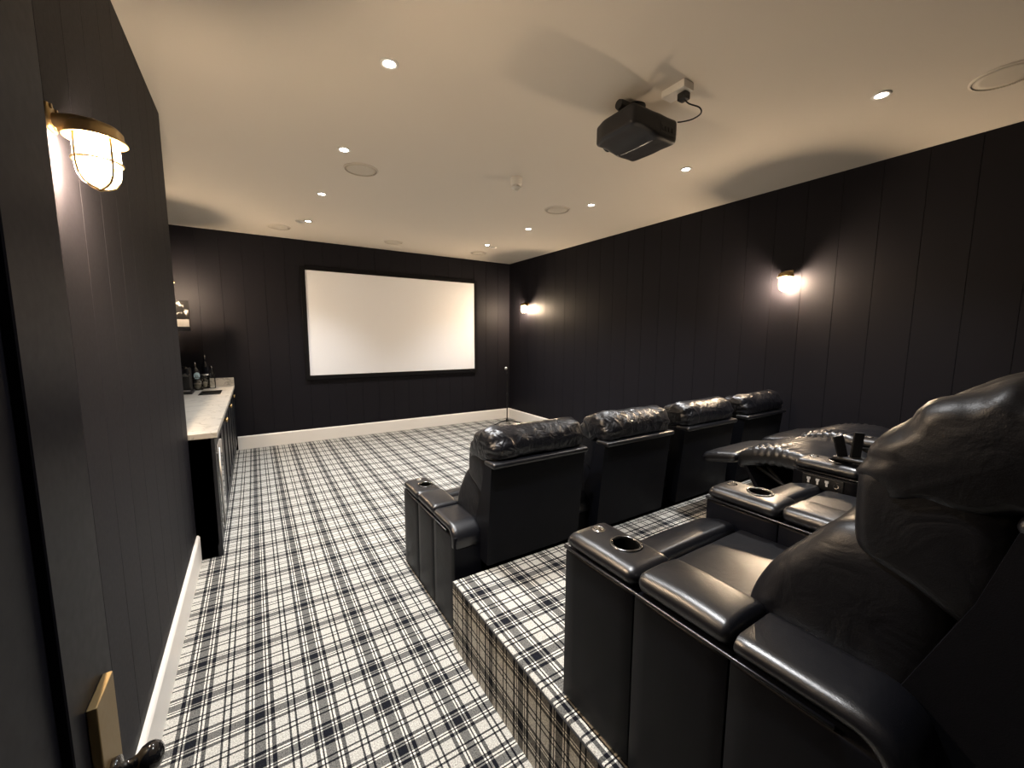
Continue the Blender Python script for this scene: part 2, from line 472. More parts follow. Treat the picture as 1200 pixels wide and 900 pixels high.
# ================================================================== PROJECTION SCREEN
scx0, scx1, scz0, scz1 = 0.689, 3.480, 0.9865, 2.576
scr = thing('projection_screen', 'large blank white projection screen in a black frame on the back wall', 'projector screen', ((scx0 + scx1) / 2, YB - 0.002, scz0))
hw, hh_ = (scx1 - scx0) / 2, scz1 - scz0
b_ = 0.052
bm = bmesh.new()
for x0, x1, z0, z1 in ((-hw - 0.055, -hw + 0.005, -0.04, hh_ + 0.03), (hw - 0.027, hw + 0.030, -0.04, hh_ + 0.03), (-hw + 0.005, hw - 0.027, -0.04, 0.020), (-hw + 0.005, hw - 0.027, hh_ - 0.02, hh_ + 0.03)):
    add_box(bm, x0, x1, -0.045, 0.0, z0, z1)
obj('screen_frame', bevel(bm, 0.003, 2), M['frame_black'], scr, smooth=False)
bm = bmesh.new(); add_box(bm, -hw + 0.003, hw - 0.025, -0.034, -0.026, 0.023, hh_ - 0.018)
obj('screen_fabric', bm, M['screen'], scr, smooth=False)
bm = bmesh.new()
add_box(bm, hw - 0.125, hw - 0.075, -0.047, -0.0449, -0.020, -0.006)
obj('maker_badge', bm, M['chrome'], scr, smooth=False)

# ================================================================== CEILING FITTINGS
# recessed downlights
def downlight(name, label, loc, chrome=False):
    t = thing(name, label, 'ceiling light', loc, 0, 'recessed ceiling downlights')
    bm = bmesh.new()
    add_lathe(bm, [(0.030, -0.001), (0.030, -0.006), (0.043, -0.007), (0.046, -0.004), (0.046, 0.0)], n=32)
    bmesh.ops.delete(bm, geom=[f for f in bm.faces if len(f.verts) > 4], context='FACES')
    obj('trim_ring', bm, M['chrome'] if chrome else M['white_plastic'], t)
    bm = bmesh.new(); add_lathe(bm, [(0.0295, -0.0035), (0.020, -0.0045), (0.0001, -0.005)], n=24)
    obj('lamp_lens', bm, M['led'], t)
    l = bpy.data.lights.new('downlight_beam', 'SPOT'); l.energy = 238; l.color = (0.985, 0.99, 1.0)
    l.spot_size = math.radians(102); l.spot_blend = 1.0; l.shadow_soft_size = 0.03
    lo = bpy.data.objects.new('downlight_beam', l); link(lo, t); lo.location = (0, 0, -0.012)
    return t
LEFT = [(0.668, 2.232), (0.655, 3.382), (0.650, 4.511), (0.646, 5.641)]
RIGHT = [(3.112, 0.979), (3.100, 2.218), (3.087, 3.321), (3.075, 4.467), (3.082, 5.573)]
dl = {'L': ['bright downlight left of the projector, nearest the camera', 'downlight beside the left round ceiling speaker', 'third downlight back in the left row, between speaker and screen wall', 'tilted downlight with chrome ring, last of the left row'],
      'R': ['downlight at far right by the ceiling speaker above the nearest recliner', 'downlight just right of and below the projector', 'downlight beside the right round ceiling speaker', 'fourth downlight back in the right row', 'tilted downlight with chrome ring above the right end of the screen']}
proto = downlight('ceiling_downlight', dl['L'][0], (*LEFT[0], H))
protoc = downlight('ceiling_downlight', dl['L'][3], (*LEFT[3], H), True)
for i, p in enumerate(LEFT):
    if i in (1, 2): dup(proto, (*p, H), dl['L'][i])
for i, p in enumerate(RIGHT):
    dup(protoc if i == 4 else proto, (*p, H), dl['R'][i])
dup(proto, (0.670, 1.090, H), 'downlight overhead left of the nearest recliner, above the top of the view')
# chrome gimbal rings of the last two tilted downlights, no sensors
for (x, y), lab in (((0.565, 5.70), 'oval chrome sensor ring beside the last left downlight'), ((3.24, 5.66), 'oval chrome sensor ring beside the last right downlight')):
    bm = bmesh.new(); add_lathe(bm, [(0.052, 0.0), (0.052, -0.008), (0.040, -0.016), (0.018, -0.018), (0.0001, -0.018)], n=28)
    tag(obj('gimbal_ring', bm, M['nickel'], angle=40), lab, 'gimbal', 'chrome rings on the ceiling').location = (x, y, H)
# in-ceiling speakers
spk_l = [((0.845, 3.700), 'round white ceiling speaker beside the second left downlight'), ((2.896, 3.653), 'round white ceiling speaker between the right downlights and the heat detector'),
         ((0.365, 6.149), 'round ceiling speaker above the bar alcove, leftmost by the screen wall'), ((1.840, 6.193), 'round ceiling speaker above the middle of the screen'),
         ((3.250, 6.180), 'round ceiling speaker above the right end of the screen'), ((3.440, 0.560), 'round ceiling speaker cut off at the right edge above the nearest recliner')]
bm = bmesh.new(); add_lathe(bm, [(0.138, 0.0), (0.138, -0.005), (0.134, -0.008), (0.128, -0.008), (0.127, -0.004)], n=40)
bmesh.ops.delete(bm, geom=[f for f in bm.faces if len(f.verts) > 4], context='FACES')
bmg = bmesh.new(); add_lathe(bmg, [(0.1275, -0.004), (0.09, -0.0055), (0.0001, -0.0065)], n=40)
sp0 = thing('ceiling_speaker', spk_l[0][1], 'speaker', (*spk_l[0][0], H), 0, 'round ceiling speakers')
obj('speaker_rim', bm, M['speaker_rim'], sp0, angle=40); obj('speaker_grille', bmg, M['grille'], sp0)
for p, lab in spk_l[1:]:
    dup(sp0, (*p, H), lab)
# heat detector
hd = thing('heat_detector', 'small white heat detector with chrome tip on the middle of the ceiling', 'detector', (2.03, 3.14, H))
bm = bmesh.new(); add_lathe(bm, [(0.050, 0.0), (0.050, -0.055), (0.044, -0.064), (0.03, -0.066)], n=28)
obj('detector_body', bm, M['white_plastic'], hd, angle=40)
bm = bmesh.new(); add_lathe(bm, [(0.026, -0.066), (0.026, -0.074), (0.042, -0.080), (0.042, -0.086), (0.020, -0.094), (0.014, -0.108), (0.0001, -0.110)], n=24)
obj('sensor_head', bm, M['nickel'], hd, angle=40)

# ---- projector
pj = thing('projector', 'black ceiling-mounted projector hanging above the seats', 'projector', (2.030, 1.822, 2.752))
def pj_disp(p, n):
    q = Vector(p)
    if q.y > 0.07: q.x += 0.035 * (1 if q.x < 0 else -0.6) * (q.y - 0.07) / 0.095
    q.z += 0.004 * noise.noise(q * 14)
    if q.z < 0.06 and q.x < 0.03: q.z += 0.022 * min(1, (0.03 - q.x) / 0.12) * (1 - q.z / 0.06)
    return q
bm = bmesh.new(); rbox(bm, -0.198, 0.195, -0.165, 0.170, 0.0, 0.140, (0.03, 0.03, 0.028), (14, 10, 4), pj_disp)
obj('projector_body', bm, M['cover'], pj)
bm = bmesh.new(); add_tube(bm, [(0.022, -0.12, -0.001), (0.022, 0.0, -0.002), (0.016, 0.12, -0.001)], 0.003, 6)
obj('bottom_seam', bm, M['steel'], pj)
bm = bmesh.new(); add_lathe(bm, [(0.048, 0.0), (0.048, 0.014), (0.040, 0.018), (0.036, 0.004), (0.0001, 0.004)], (-0.05, 0.165, 0.072), 24, axis='y')
obj('lens', bm, M['gloss_black'], pj, angle=40)
bm = bmesh.new()
add_box(bm, 0.03, 0.16, -0.168, -0.160, 0.03, 0.09)
for i in range(4): add_box(bm, 0.04 + i * 0.03, 0.058 + i * 0.03, -0.171, -0.167, 0.045, 0.07)
obj('connector_panel', bm, M['black_plastic'], pj, smooth=False)
bm = bmesh.new(); rbox(bm, 0.172, 0.1985, -0.155, -0.142, 0.045, 0.115, 0.006, (1, 1, 3), k=2)
obj('side_badge', bm, M['white_plastic'], pj)
bm = bmesh.new()
ZC = H - 2.752
add_lathe(bm, [(0.060, ZC), (0.060, ZC - 0.008), (0.030, ZC - 0.014), (0.024, ZC - 0.03), (0.024, 0.17), (0.05, 0.165), (0.05, 0.150)], (0.0, 0.0, 0), 20)
for sx in (-1, 1):
    for sy in (-1, 1):
        add_tube(bm, [(sx * 0.03, sy * 0.03, 0.158), (sx * 0.10, sy * 0.09, 0.160), (sx * 0.13, sy * 0.11, 0.132)], 0.009, 6)
obj('ceiling_mount', bm, M['black_metal'], pj, angle=40)
bm = bmesh.new(); add_lathe(bm, [(0.001, -0.050), (0.026, -0.050), (0.031, -0.03), (0.031, 0.03), (0.026, 0.050), (0.001, 0.050)], (-0.125, -0.03, 0.180), 16, axis='x')
obj('mount_knob', bm, M['black_plastic'], pj, angle=40)
bm = bmesh.new(); add_tube(bm, [(-0.10, -0.066, 0.172), (-0.085, -0.070, 0.190)], 0.008, 8)
obj('mount_bolt', bm, M['brass'], pj)
# power socket and lead
so = thing('ceiling_socket', 'white double power socket on the ceiling beside the projector', 'socket', (2.075, 1.565, H))
obj('socket_plate', bbox(-0.043, 0.043, -0.073, 0.073, -0.040, 0.0, 0.004), M['white_plastic'], so, angle=40)
for y in (-0.035, 0.035):
    bm = bmesh.new()
    rbox(bm, -0.03, 0.03, y - 0.03, y + 0.03, -0.0406, -0.039, 0.0008, (1, 1, 1), k=2)
    for dx, dy in ((0, 0.013), (-0.011, -0.008), (0.011, -0.008)): add_box(bm, dx - 0.003, dx + 0.003, y + dy - 0.004, y + dy + 0.004, -0.0412, -0.0395)
    obj('socket_outlet', bm, M['white_plastic'], so, smooth=False)
pc = thing('power_lead', 'black power lead looping from the ceiling socket to the projector', 'cable', (2.085, 1.53, H - 0.040))
obj('plug', bbox(-0.024, 0.024, -0.026, 0.026, -0.042, -0.0025, 0.006), M['black_plastic'], pc, angle=40)
bm = bmesh.new()
pts = [Vector(q) - Vector((2.085, 1.53, H - 0.040)) for q in ((2.086, 1.525, 2.905), (2.105, 1.508, 2.880), (2.155, 1.478, 2.862), (2.190, 1.490, 2.846), (2.202, 1.550, 2.844), (2.200, 1.620, 2.858), (2.198, 1.645, 2.866))]
sm = []
for i in range(len(pts) - 1):
    for f in range(4):
        t = f / 4; p0, p1, p2, p3 = [Vector(pts[max(0, min(len(pts) - 1, i + d))]) for d in (-1, 0, 1, 2)]
        sm.append(0.5 * ((2 * p1) + (-p0 + p2) * t + (2 * p0 - 5 * p1 + 4 * p2 - p3) * t * t + (-p0 + 3 * p1 - 3 * p2 + p3) * t ** 3))
sm.append(Vector(pts[-1]))
add_tube(bm, sm, 0.0042, 8); obj('cord', bm, M['black_plastic'], pc)

# ================================================================== CAGE WALL LAMPS
def wall_lamp(label, loc, rotz):
    """local: wall at y=0, lamp projects towards +y; origin at the bulb axis height"""
    t = thing('bulkhead_wall_lamp', label, 'wall light', loc, rotz, 'brass caged wall lamps')
    c = (0, 0.088, 0)
    bm = bmesh.new()
    rbox(bm, -0.028, 0.028, 0.0, 0.012, 0.052, 0.116, 0.006, (3, 1, 3), k=2)
    add_tube(bm, [(0, 0.01, 0.075), (0, 0.05, 0.085), (0, 0.088, 0.082)], [0.022, 0.020, 0.022], 12)
    add_tube(bm, [(-0.019, 0.010, 0.108), (-0.019, 0.016, 0.108)], 0.006, 8)
    add_tube(bm, [(0.019, 0.010, 0.108), (0.019, 0.016, 0.108)], 0.006, 8)
    obj('wall_bracket', bm, M['brass'], t, angle=40)
    bm = bmesh.new()
    add_lathe(bm, [(0.0001, 0.094), (0.030, 0.093), (0.048, 0.086), (0.058, 0.074), (0.058, 0.062), (0.064, 0.052), (0.066, 0.047), (0.062, 0.046), (0.054, 0.054), (0.0001, 0.056)], c, 36)
    obj('lamp_cap', bm, M['brass'], t, angle=50)
    bm = bmesh.new()
    pr = [(0.046, 0.056), (0.0475, 0.030), (0.0475, -0.02), (0.044, -0.045), (0.034, -0.062), (0.018, -0.071), (0.0001, -0.073)]
    add_lathe(bm, pr, c, 28)
    bmesh.ops.delete(bm, geom=[f for f in bm.faces if len(f.verts) > 4], context='FACES')
    obj('glass_jar', bm, M['lamp_glass'], t)
    bm = bmesh.new()
    for k in range(4):
        a = PI / 4 + k * PI / 2
        add_tube(bm, [(c[0] + r * 1.07 * math.cos(a), c[1] + r * 1.07 * math.sin(a), z * 1.04) for r, z in pr[:-1]] + [(c[0], c[1], -0.079)], 0.0034, 6)
    for zz, rr in ((0.022, 0.0510),):
        add_tube(bm, [(c[0] + rr * math.cos(2 * PI * i / 24), c[1] + rr * math.sin(2 * PI * i / 24), zz - 0.03) for i in range(24)], 0.0034, 6, closed=True)
    add_lathe(bm, [(0.0001, -0.074), (0.007, -0.076), (0.007, -0.082), (0.0001, -0.085)], c, 10)
    obj('wire_cage', bm, M['brass'], t)
    bm = bmesh.new()
    add_lathe(bm, [(0.013, 0.056), (0.013, 0.030), (0.020, 0.010), (0.026, -0.010), (0.022, -0.030), (0.010, -0.040), (0.0001, -0.042)], c, 12)
    obj('bulb', bm, M['bulb'], t)
    return t
LZ = 2.105
wall_lamp('brass caged wall lamp glowing on the near left wall beside the open door', (XL, 1.60, LZ - 0.028), -PI / 2)
wl = [o for o in COL.objects if o.name.startswith('bulkhead_wall_lamp')][0]
dup(wl, (XR, 1.872, LZ), 'glowing caged wall lamp on the right wall above the recliners', rotz=PI / 2)
dup(wl, (XR, 6.14, LZ), 'glowing caged wall lamp on the right wall near the screen corner', rotz=PI / 2)
dup(wl, (XA, 6.14, LZ + 0.05), 'wall lamp in the bar alcove above the shelf, mostly hidden by the near wall', rotz=-PI / 2)

# ================================================================== BAR
CX = -0.272     # cabinet fronts
WT = 0.918      # worktop top
CT = WT - 0.036
YC0 = 3.505
units = [(YC0, 4.115, 'wine_cooler', 'black under-counter wine cooler with a steel handle at the near end of the bar', 'wine cooler'),
         (4.118, 4.998, 'base_cabinet', 'dark double-door base cabinet beside the wine cooler under the worktop', 'cabinet'),
         (5.001, 5.881, 'base_cabinet', 'dark double-door base cabinet in the middle of the bar under the worktop', 'cabinet'),
         (5.884, YB - 0.022, 'base_cabinet', 'dark double-door base cabinet at the far end of the bar by the screen wall', 'cabinet')]
for y0, y1, nm, lab, cat in units:
    L = y1 - y0
    t = thing(nm, lab, cat, (CX, y0, 0), 0, 'bar cabinets under the worktop' if nm == 'base_cabinet' else None)
    bm = bmesh.new()
    add_box(bm, XA + 0.012 - CX, -0.022, 0.0, L, 0.09, CT - 0.001)
    add_box(bm, XA + 0.05 - CX, -0.03, 0.0 if nm == 'wine_cooler' else 0.002, L - 0.002, 0.0, 0.09)
    if nm == 'wine_cooler': add_box(bm, XA + 0.012 - CX, 0.0, 0.0, 0.018, 0.0, CT - 0.001)
    obj('body', bm, M['cab'], t, smooth=False)
    if nm == 'wine_cooler':
        d = obj('door', bbox(-0.021, 0.0, 0.022, L - 0.004, 0.10, CT - 0.012, 0.002, 1), M['cab'], t, smooth=False)
        bm = bmesh.new(); add_box(bm, 0.0002, 0.003, 0.09, L - 0.06, 0.16, CT - 0.08)
        obj('glass_pane', bm, M['gloss_black'], d, smooth=False)
        bm = bmesh.new(); add_tube(bm, [(0.019, 0.030, 0.215), (0.019, 0.030, 0.80)], 0.007, 10)
        for z in (0.25, 0.76): add_tube(bm, [(0.0, 0.030, z), (0.019, 0.030, z)], 0.005, 8)
        obj('handle', bm, M['steel'], d)
    else:
        for k in range(2):
            a, b = 0.004 + k * L / 2, (k + 1) * L / 2 - 0.004
            bm = bmesh.new()
            for q in ((a, b, 0.10, 0.17), (a, b, CT - 0.082, CT - 0.012), (a, a + 0.07, 0.17, CT - 0.082), (b - 0.07, b, 0.17, CT - 0.082)):
                add_box(bm, -0.021, 0.0, *q)
            add_box(bm, -0.021, -0.009, a + 0.07, b - 0.07, 0.17, CT - 0.082)
            d = obj('door', bm, M['cab'], t, smooth=False)
            yk = b - 0.035 if k == 0 else a + 0.035
            bm = bmesh.new(); add_lathe(bm, [(0.006, 0.0), (0.006, 0.012), (0.016, 0.018), (0.017, 0.026), (0.010, 0.031), (0.0001, 0.032)], (0.0, yk, CT - 0.06), 16, axis='x')
            obj('knob', bm, M['brass'], d)
# worktop with sink cut-out and upstand against the back wall
wt = thing('marble_worktop', 'pale veined marble worktop on the bar with an upstand at the far end', 'worktop', (CX, YC0, CT))
SX0, SX1, SY0, SY1 = -0.575, -0.36, 5.80, 6.26
bm = bmesh.new()
def wq(x0, x1, y0, y1, z0=0.0, z1=0.036): add_box(bm, x0 - CX, x1 - CX, y0 - YC0, y1 - YC0, z0, z1)
YE = YB - 0.002
wq(XA + 0.002, CX + 0.018, YC0 - 0.010, SY0); wq(XA + 0.002, CX + 0.018, SY1, YE)
wq(XA + 0.002, SX0, SY0, SY1); wq(SX1, CX + 0.018, SY0, SY1)
bmesh.ops.remove_doubles(bm, verts=bm.verts[:], dist=1e-5)
obj('slab', bm, M['marble'], wt, smooth=False)
bm = bmesh.new(); add_box(bm, XA + 0.002 - CX, 0.016, YE - 0.020 - YC0, YE - YC0, 0.0365, 0.145)
obj('upstand', bevel(bm, 0.002, 1), M['marble'], wt, smooth=False)
bm = bmesh.new()
x0, x1, y0, y1 = SX0 + 0.0005, SX1 - 0.0005, SY0 + 0.0005, SY1 - 0.0005
for q in ((x0, x1, y0, y1, 0.0, 0.003), (x0, x0 + 0.006, y0, y1, 0.003, 0.033), (x1 - 0.006, x1, y0, y1, 0.003, 0.033), (x0 + 0.006, x1 - 0.006, y0, y0 + 0.006, 0.003, 0.033), (x0 + 0.006, x1 - 0.006, y1 - 0.006, y1, 0.003, 0.033)):
    add_box(bm, *q)
add_lathe(bm, [(0.025, 0.003), (0.025, 0.005), (0.018, 0.0055), (0.0001, 0.004)], ((x0 + x1) / 2, (y0 + y1) / 2, 0.0), 16)
sk = obj('inset_sink', bm, M['black_metal'], smooth=False); sk.location = (0, 0, CT + 0.0005)
tag(sk, 'small dark rectangular sink sunk into the marble worktop', 'sink')
# things on the worktop
cm = thing('coffee_machine', 'black coffee machine on the bar worktop, half hidden by the near wall', 'coffee machine', (-0.705, 6.08, WT))
obj('machine_base', bbox(-0.075, 0.072, -0.13, 0.12, 0.001, 0.035, 0.006), M['black_plastic'], cm, angle=40)
obj('water_tank', bbox(-0.07, 0.055, -0.02, 0.12, 0.035, 0.30, 0.014, 3), M['black_plastic'], cm, angle=40)
bm = bmesh.new(); rbox(bm, -0.06, 0.050, -0.12, -0.02, 0.20, 0.325, 0.025, (3, 3, 3), k=3); obj('brew_head', bm, M['gloss_black'], cm)
bm = bmesh.new(); add_box(bm, -0.05, 0.05, -0.125, -0.03, 0.035, 0.040)
obj('drip_grid', bm, M['steel'], cm, smooth=False)
def jar(label, loc, r, h):
    t = thing('glass_jar', label, 'jar', loc, 0, 'clear glass jars on the bar')
    bm = bmesh.new(); add_lathe(bm, [(0.0001, 0.001), (r * 0.9, 0.001), (r, 0.01), (r, h * 0.80), (r * 0.75, h * 0.90), (r * 0.75, h), (r * 0.70, h), (r * 0.70, h * 0.9), (r * 0.94, h * 0.79), (r * 0.94, 0.012), (0.0001, 0.008)], n=24)
    obj('jar_body', bm, M['glass'], t)
    bm = bmesh.new(); add_lathe(bm, [(0.0001, 0.010), (r * 0.88, 0.014), (r * 0.9, h * 0.5), (r * 0.6, h * 0.62), (0.0001, h * 0.66)], n=20)
    obj('contents', bm, M['jar_fill'], t)
    bm = bmesh.new(); add_lathe(bm, [(r * 0.8, h), (r * 0.8, h + 0.012), (r * 0.4, h + 0.020), (0.012, h + 0.022), (0.016, h + 0.034), (0.010, h + 0.044), (0.0001, h + 0.045)], n=20)
    obj('lid', bm, M['glass'], t)
jar('clear glass jar of pale contents on the bar beside the coffee machine', (-0.620, 6.38, WT), 0.058, 0.140)
jar('clear glass jar on the bar in front of the dark bottle with the round label', (-0.560, 6.53, WT), 0.050, 0.140)
def bottle(nm, label, loc, prof, mat, extra=None, group='bottles at the back of the bar'):
    t = thing(nm, label, 'bottle', loc, 0, group)
    bm = bmesh.new(); add_lathe(bm, prof, n=24); obj('bottle_body', bm, mat, t)
    top = prof[-1][1]
    bm = bmesh.new(); add_lathe(bm, [(0.0145, top - 0.03), (0.016, top - 0.028), (0.016, top + 0.012), (0.0001, top + 0.013)], n=16); obj('stopper', bm, M['dark_chrome'], t)
    if extra: extra(t)
    return t
wine = [(0.0001, 0.001), (0.036, 0.001), (0.038, 0.01), (0.038, 0.19), (0.034, 0.215), (0.018, 0.245), (0.0140, 0.26), (0.0140, 0.31), (0.0001, 0.31)]
squat = [(0.0001, 0.001), (0.050, 0.001), (0.054, 0.012), (0.054, 0.21), (0.045, 0.245), (0.020, 0.27), (0.0145, 0.285), (0.0145, 0.33), (0.0001, 0.33)]
def rnd_label(t):
    bm = bmesh.new()
    for i in range(24):
        pass
    # a round paper label that hugs the bottle
    vs = []
    R = 0.0552
    for ring in range(4):
        rr = 0.036 * ring / 3
        row = []
        for k in range(24):
            a = 2 * PI * k / 24
            u, w = rr * math.cos(a), rr * math.sin(a) * 1.25
            th = -PI / 2 + 0.35 + u / R
            row.append(bm.verts.new((R * math.cos(th), R * math.sin(th), 0.165 + w)))
        vs.append(row)
    for a, b in zip(vs, vs[1:]):
        for k in range(24): bm.faces.new([a[k], a[(k + 1) % 24], b[(k + 1) % 24], b[k]])
    bmesh.ops.remove_doubles(bm, verts=bm.verts[:], dist=1e-6)
    obj('round_label', bm, M['label_blue'], t)
def band(t):
    bm = bmesh.new(); add_lathe(bm, [(0.0384, 0.16), (0.0386, 0.18)], n=24)
    bmesh.ops.delete(bm, geom=[f for f in bm.faces if len(f.verts) > 4], context='FACES')
    obj('neck_label', bm, M['white_mark'], t)
bottle('spirit_bottle', 'dark squat bottle with a round pale blue label behind the glass jars', (-0.655, 6.62, WT), squat, M['bottle_dark'], rnd_label)
bottle('wine_bottle', 'tall dark bottle on the bar behind the clear decanter', (-0.555, 6.67, WT), [(r, z * 1.35) for r, z in wine], M['bottle_dark'], band)
bottle('decanter', 'slim clear glass bottle at the right end of the bar jars', (-0.480, 6.52, WT), [(r * 0.95, z * 0.9) for r, z in wine], M['glass'])
# shelf with framed picture
sh = bbox(XA + 0.001, -0.655, 4.6, 6.52, 1.655, 1.692, 0.002)
tag(obj('wall_shelf', sh, M['cab'], smooth=False), 'dark floating shelf in the alcove above the bar', 'shelf')
pf = thing('picture_frame', 'small black picture frame with a black and white photo standing on the bar shelf', 'picture frame', (-0.715, 6.30, 1.692), math.radians(8))
bm = bmesh.new()
for q in ((-0.085, -0.073, 0.0, 0.33), (0.073, 0.085, 0.0, 0.33), (-0.073, 0.073, 0.0, 0.012), (-0.073, 0.073, 0.318, 0.33)): add_box(bm, q[0], q[1], -0.012, 0.012, q[2] + 0.001, q[3])
obj('frame', bm, M['frame_black'], pf, smooth=False)
def photo_mat():
    m, nt, b = new_mat('monochrome_photo'); L = nt.links
    tc = nt.nodes.new('ShaderNodeTexCoord'); nz = nt.nodes.new('ShaderNodeTexNoise'); nz.inputs['Scale'].default_value = 13; nz.inputs['Detail'].default_value = 2
    L.new(tc.outputs['Object'], nz.inputs['Vector'])
    r = nt.nodes.new('ShaderNodeValToRGB'); e = r.color_ramp.elements
    e[0].position = 0.56; e[0].color = (0.006, 0.006, 0.006, 1); e[1].position = 0.66; e[1].color = (0.4, 0.39, 0.37, 1)
    L.new(nz.outputs['Fac'], r.inputs[0]); L.new(r.outputs[0], b.inputs['Base Color']); b.inputs['Roughness'].default_value = 0.3
    return m
bm = bmesh.new(); add_box(bm, -0.073, 0.073, -0.006, 0.004, 0.10, 0.319); obj('photo', bm, photo_mat(), pf, smooth=False)
bm = bmesh.new(); add_box(bm, -0.073, 0.073, -0.006, 0.004, 0.012, 0.10); obj('caption_mount', bm, pmat('grey_card', (0.22, 0.215, 0.21), 0.6), pf, smooth=False)

# ================================================================== MICROPHONE STAND
ms = thing('microphone_stand', 'black microphone stand in the back right corner beside the screen', 'microphone stand', (3.845, 6.22, 0))
bm = bmesh.new()
for a in (-0.2, PI / 2 + 0.55, PI + 0.15 + 0.9):
    a0 = a
for k, a in enumerate((math.radians(172), math.radians(-12), math.radians(-100))):
    bm = bmesh.new(); add_tube(bm, [(0.012 * math.cos(a), 0.012 * math.sin(a), 0.075), (0.15 * math.cos(a), 0.15 * math.sin(a), 0.05), (0.27 * math.cos(a), 0.27 * math.sin(a), 0.009)], 0.009, 8)
    obj('leg', bm, M['black_metal'], ms)
bm = bmesh.new(); add_tube(bm, [(0, 0, 0.05), (0, 0, 0.55)], 0.011, 10); add_tube(bm, [(0, 0, 0.55), (0, 0, 0.92)], 0.008, 10); add_lathe(bm, [(0.018, 0.05), (0.022, 0.06), (0.022, 0.10), (0.014, 0.12)], n=14); add_lathe(bm, [(0.016, 0.53), (0.016, 0.58)], n=12)
obj('pole', bm, M['black_metal'], ms, angle=40)
mc = thing('microphone', 'grey-tipped microphone on top of the stand in the corner', 'microphone', (3.845, 6.22, 0.92))
bm = bmesh.new(); add_tube(bm, [(0.0, 0, 0.002), (-0.02, -0.02, 0.05), (-0.045, -0.035, 0.10)], [0.012, 0.013, 0.019], 12); obj('microphone_handle', bm, M['black_plastic'], mc)
bm = bmesh.new(); bmesh.ops.create_uvsphere(bm, u_segments=16, v_segments=10, radius=0.028, matrix=Matrix.Translation((-0.052, -0.040, 0.118))); obj('grille_ball', bm, M['steel'], mc)

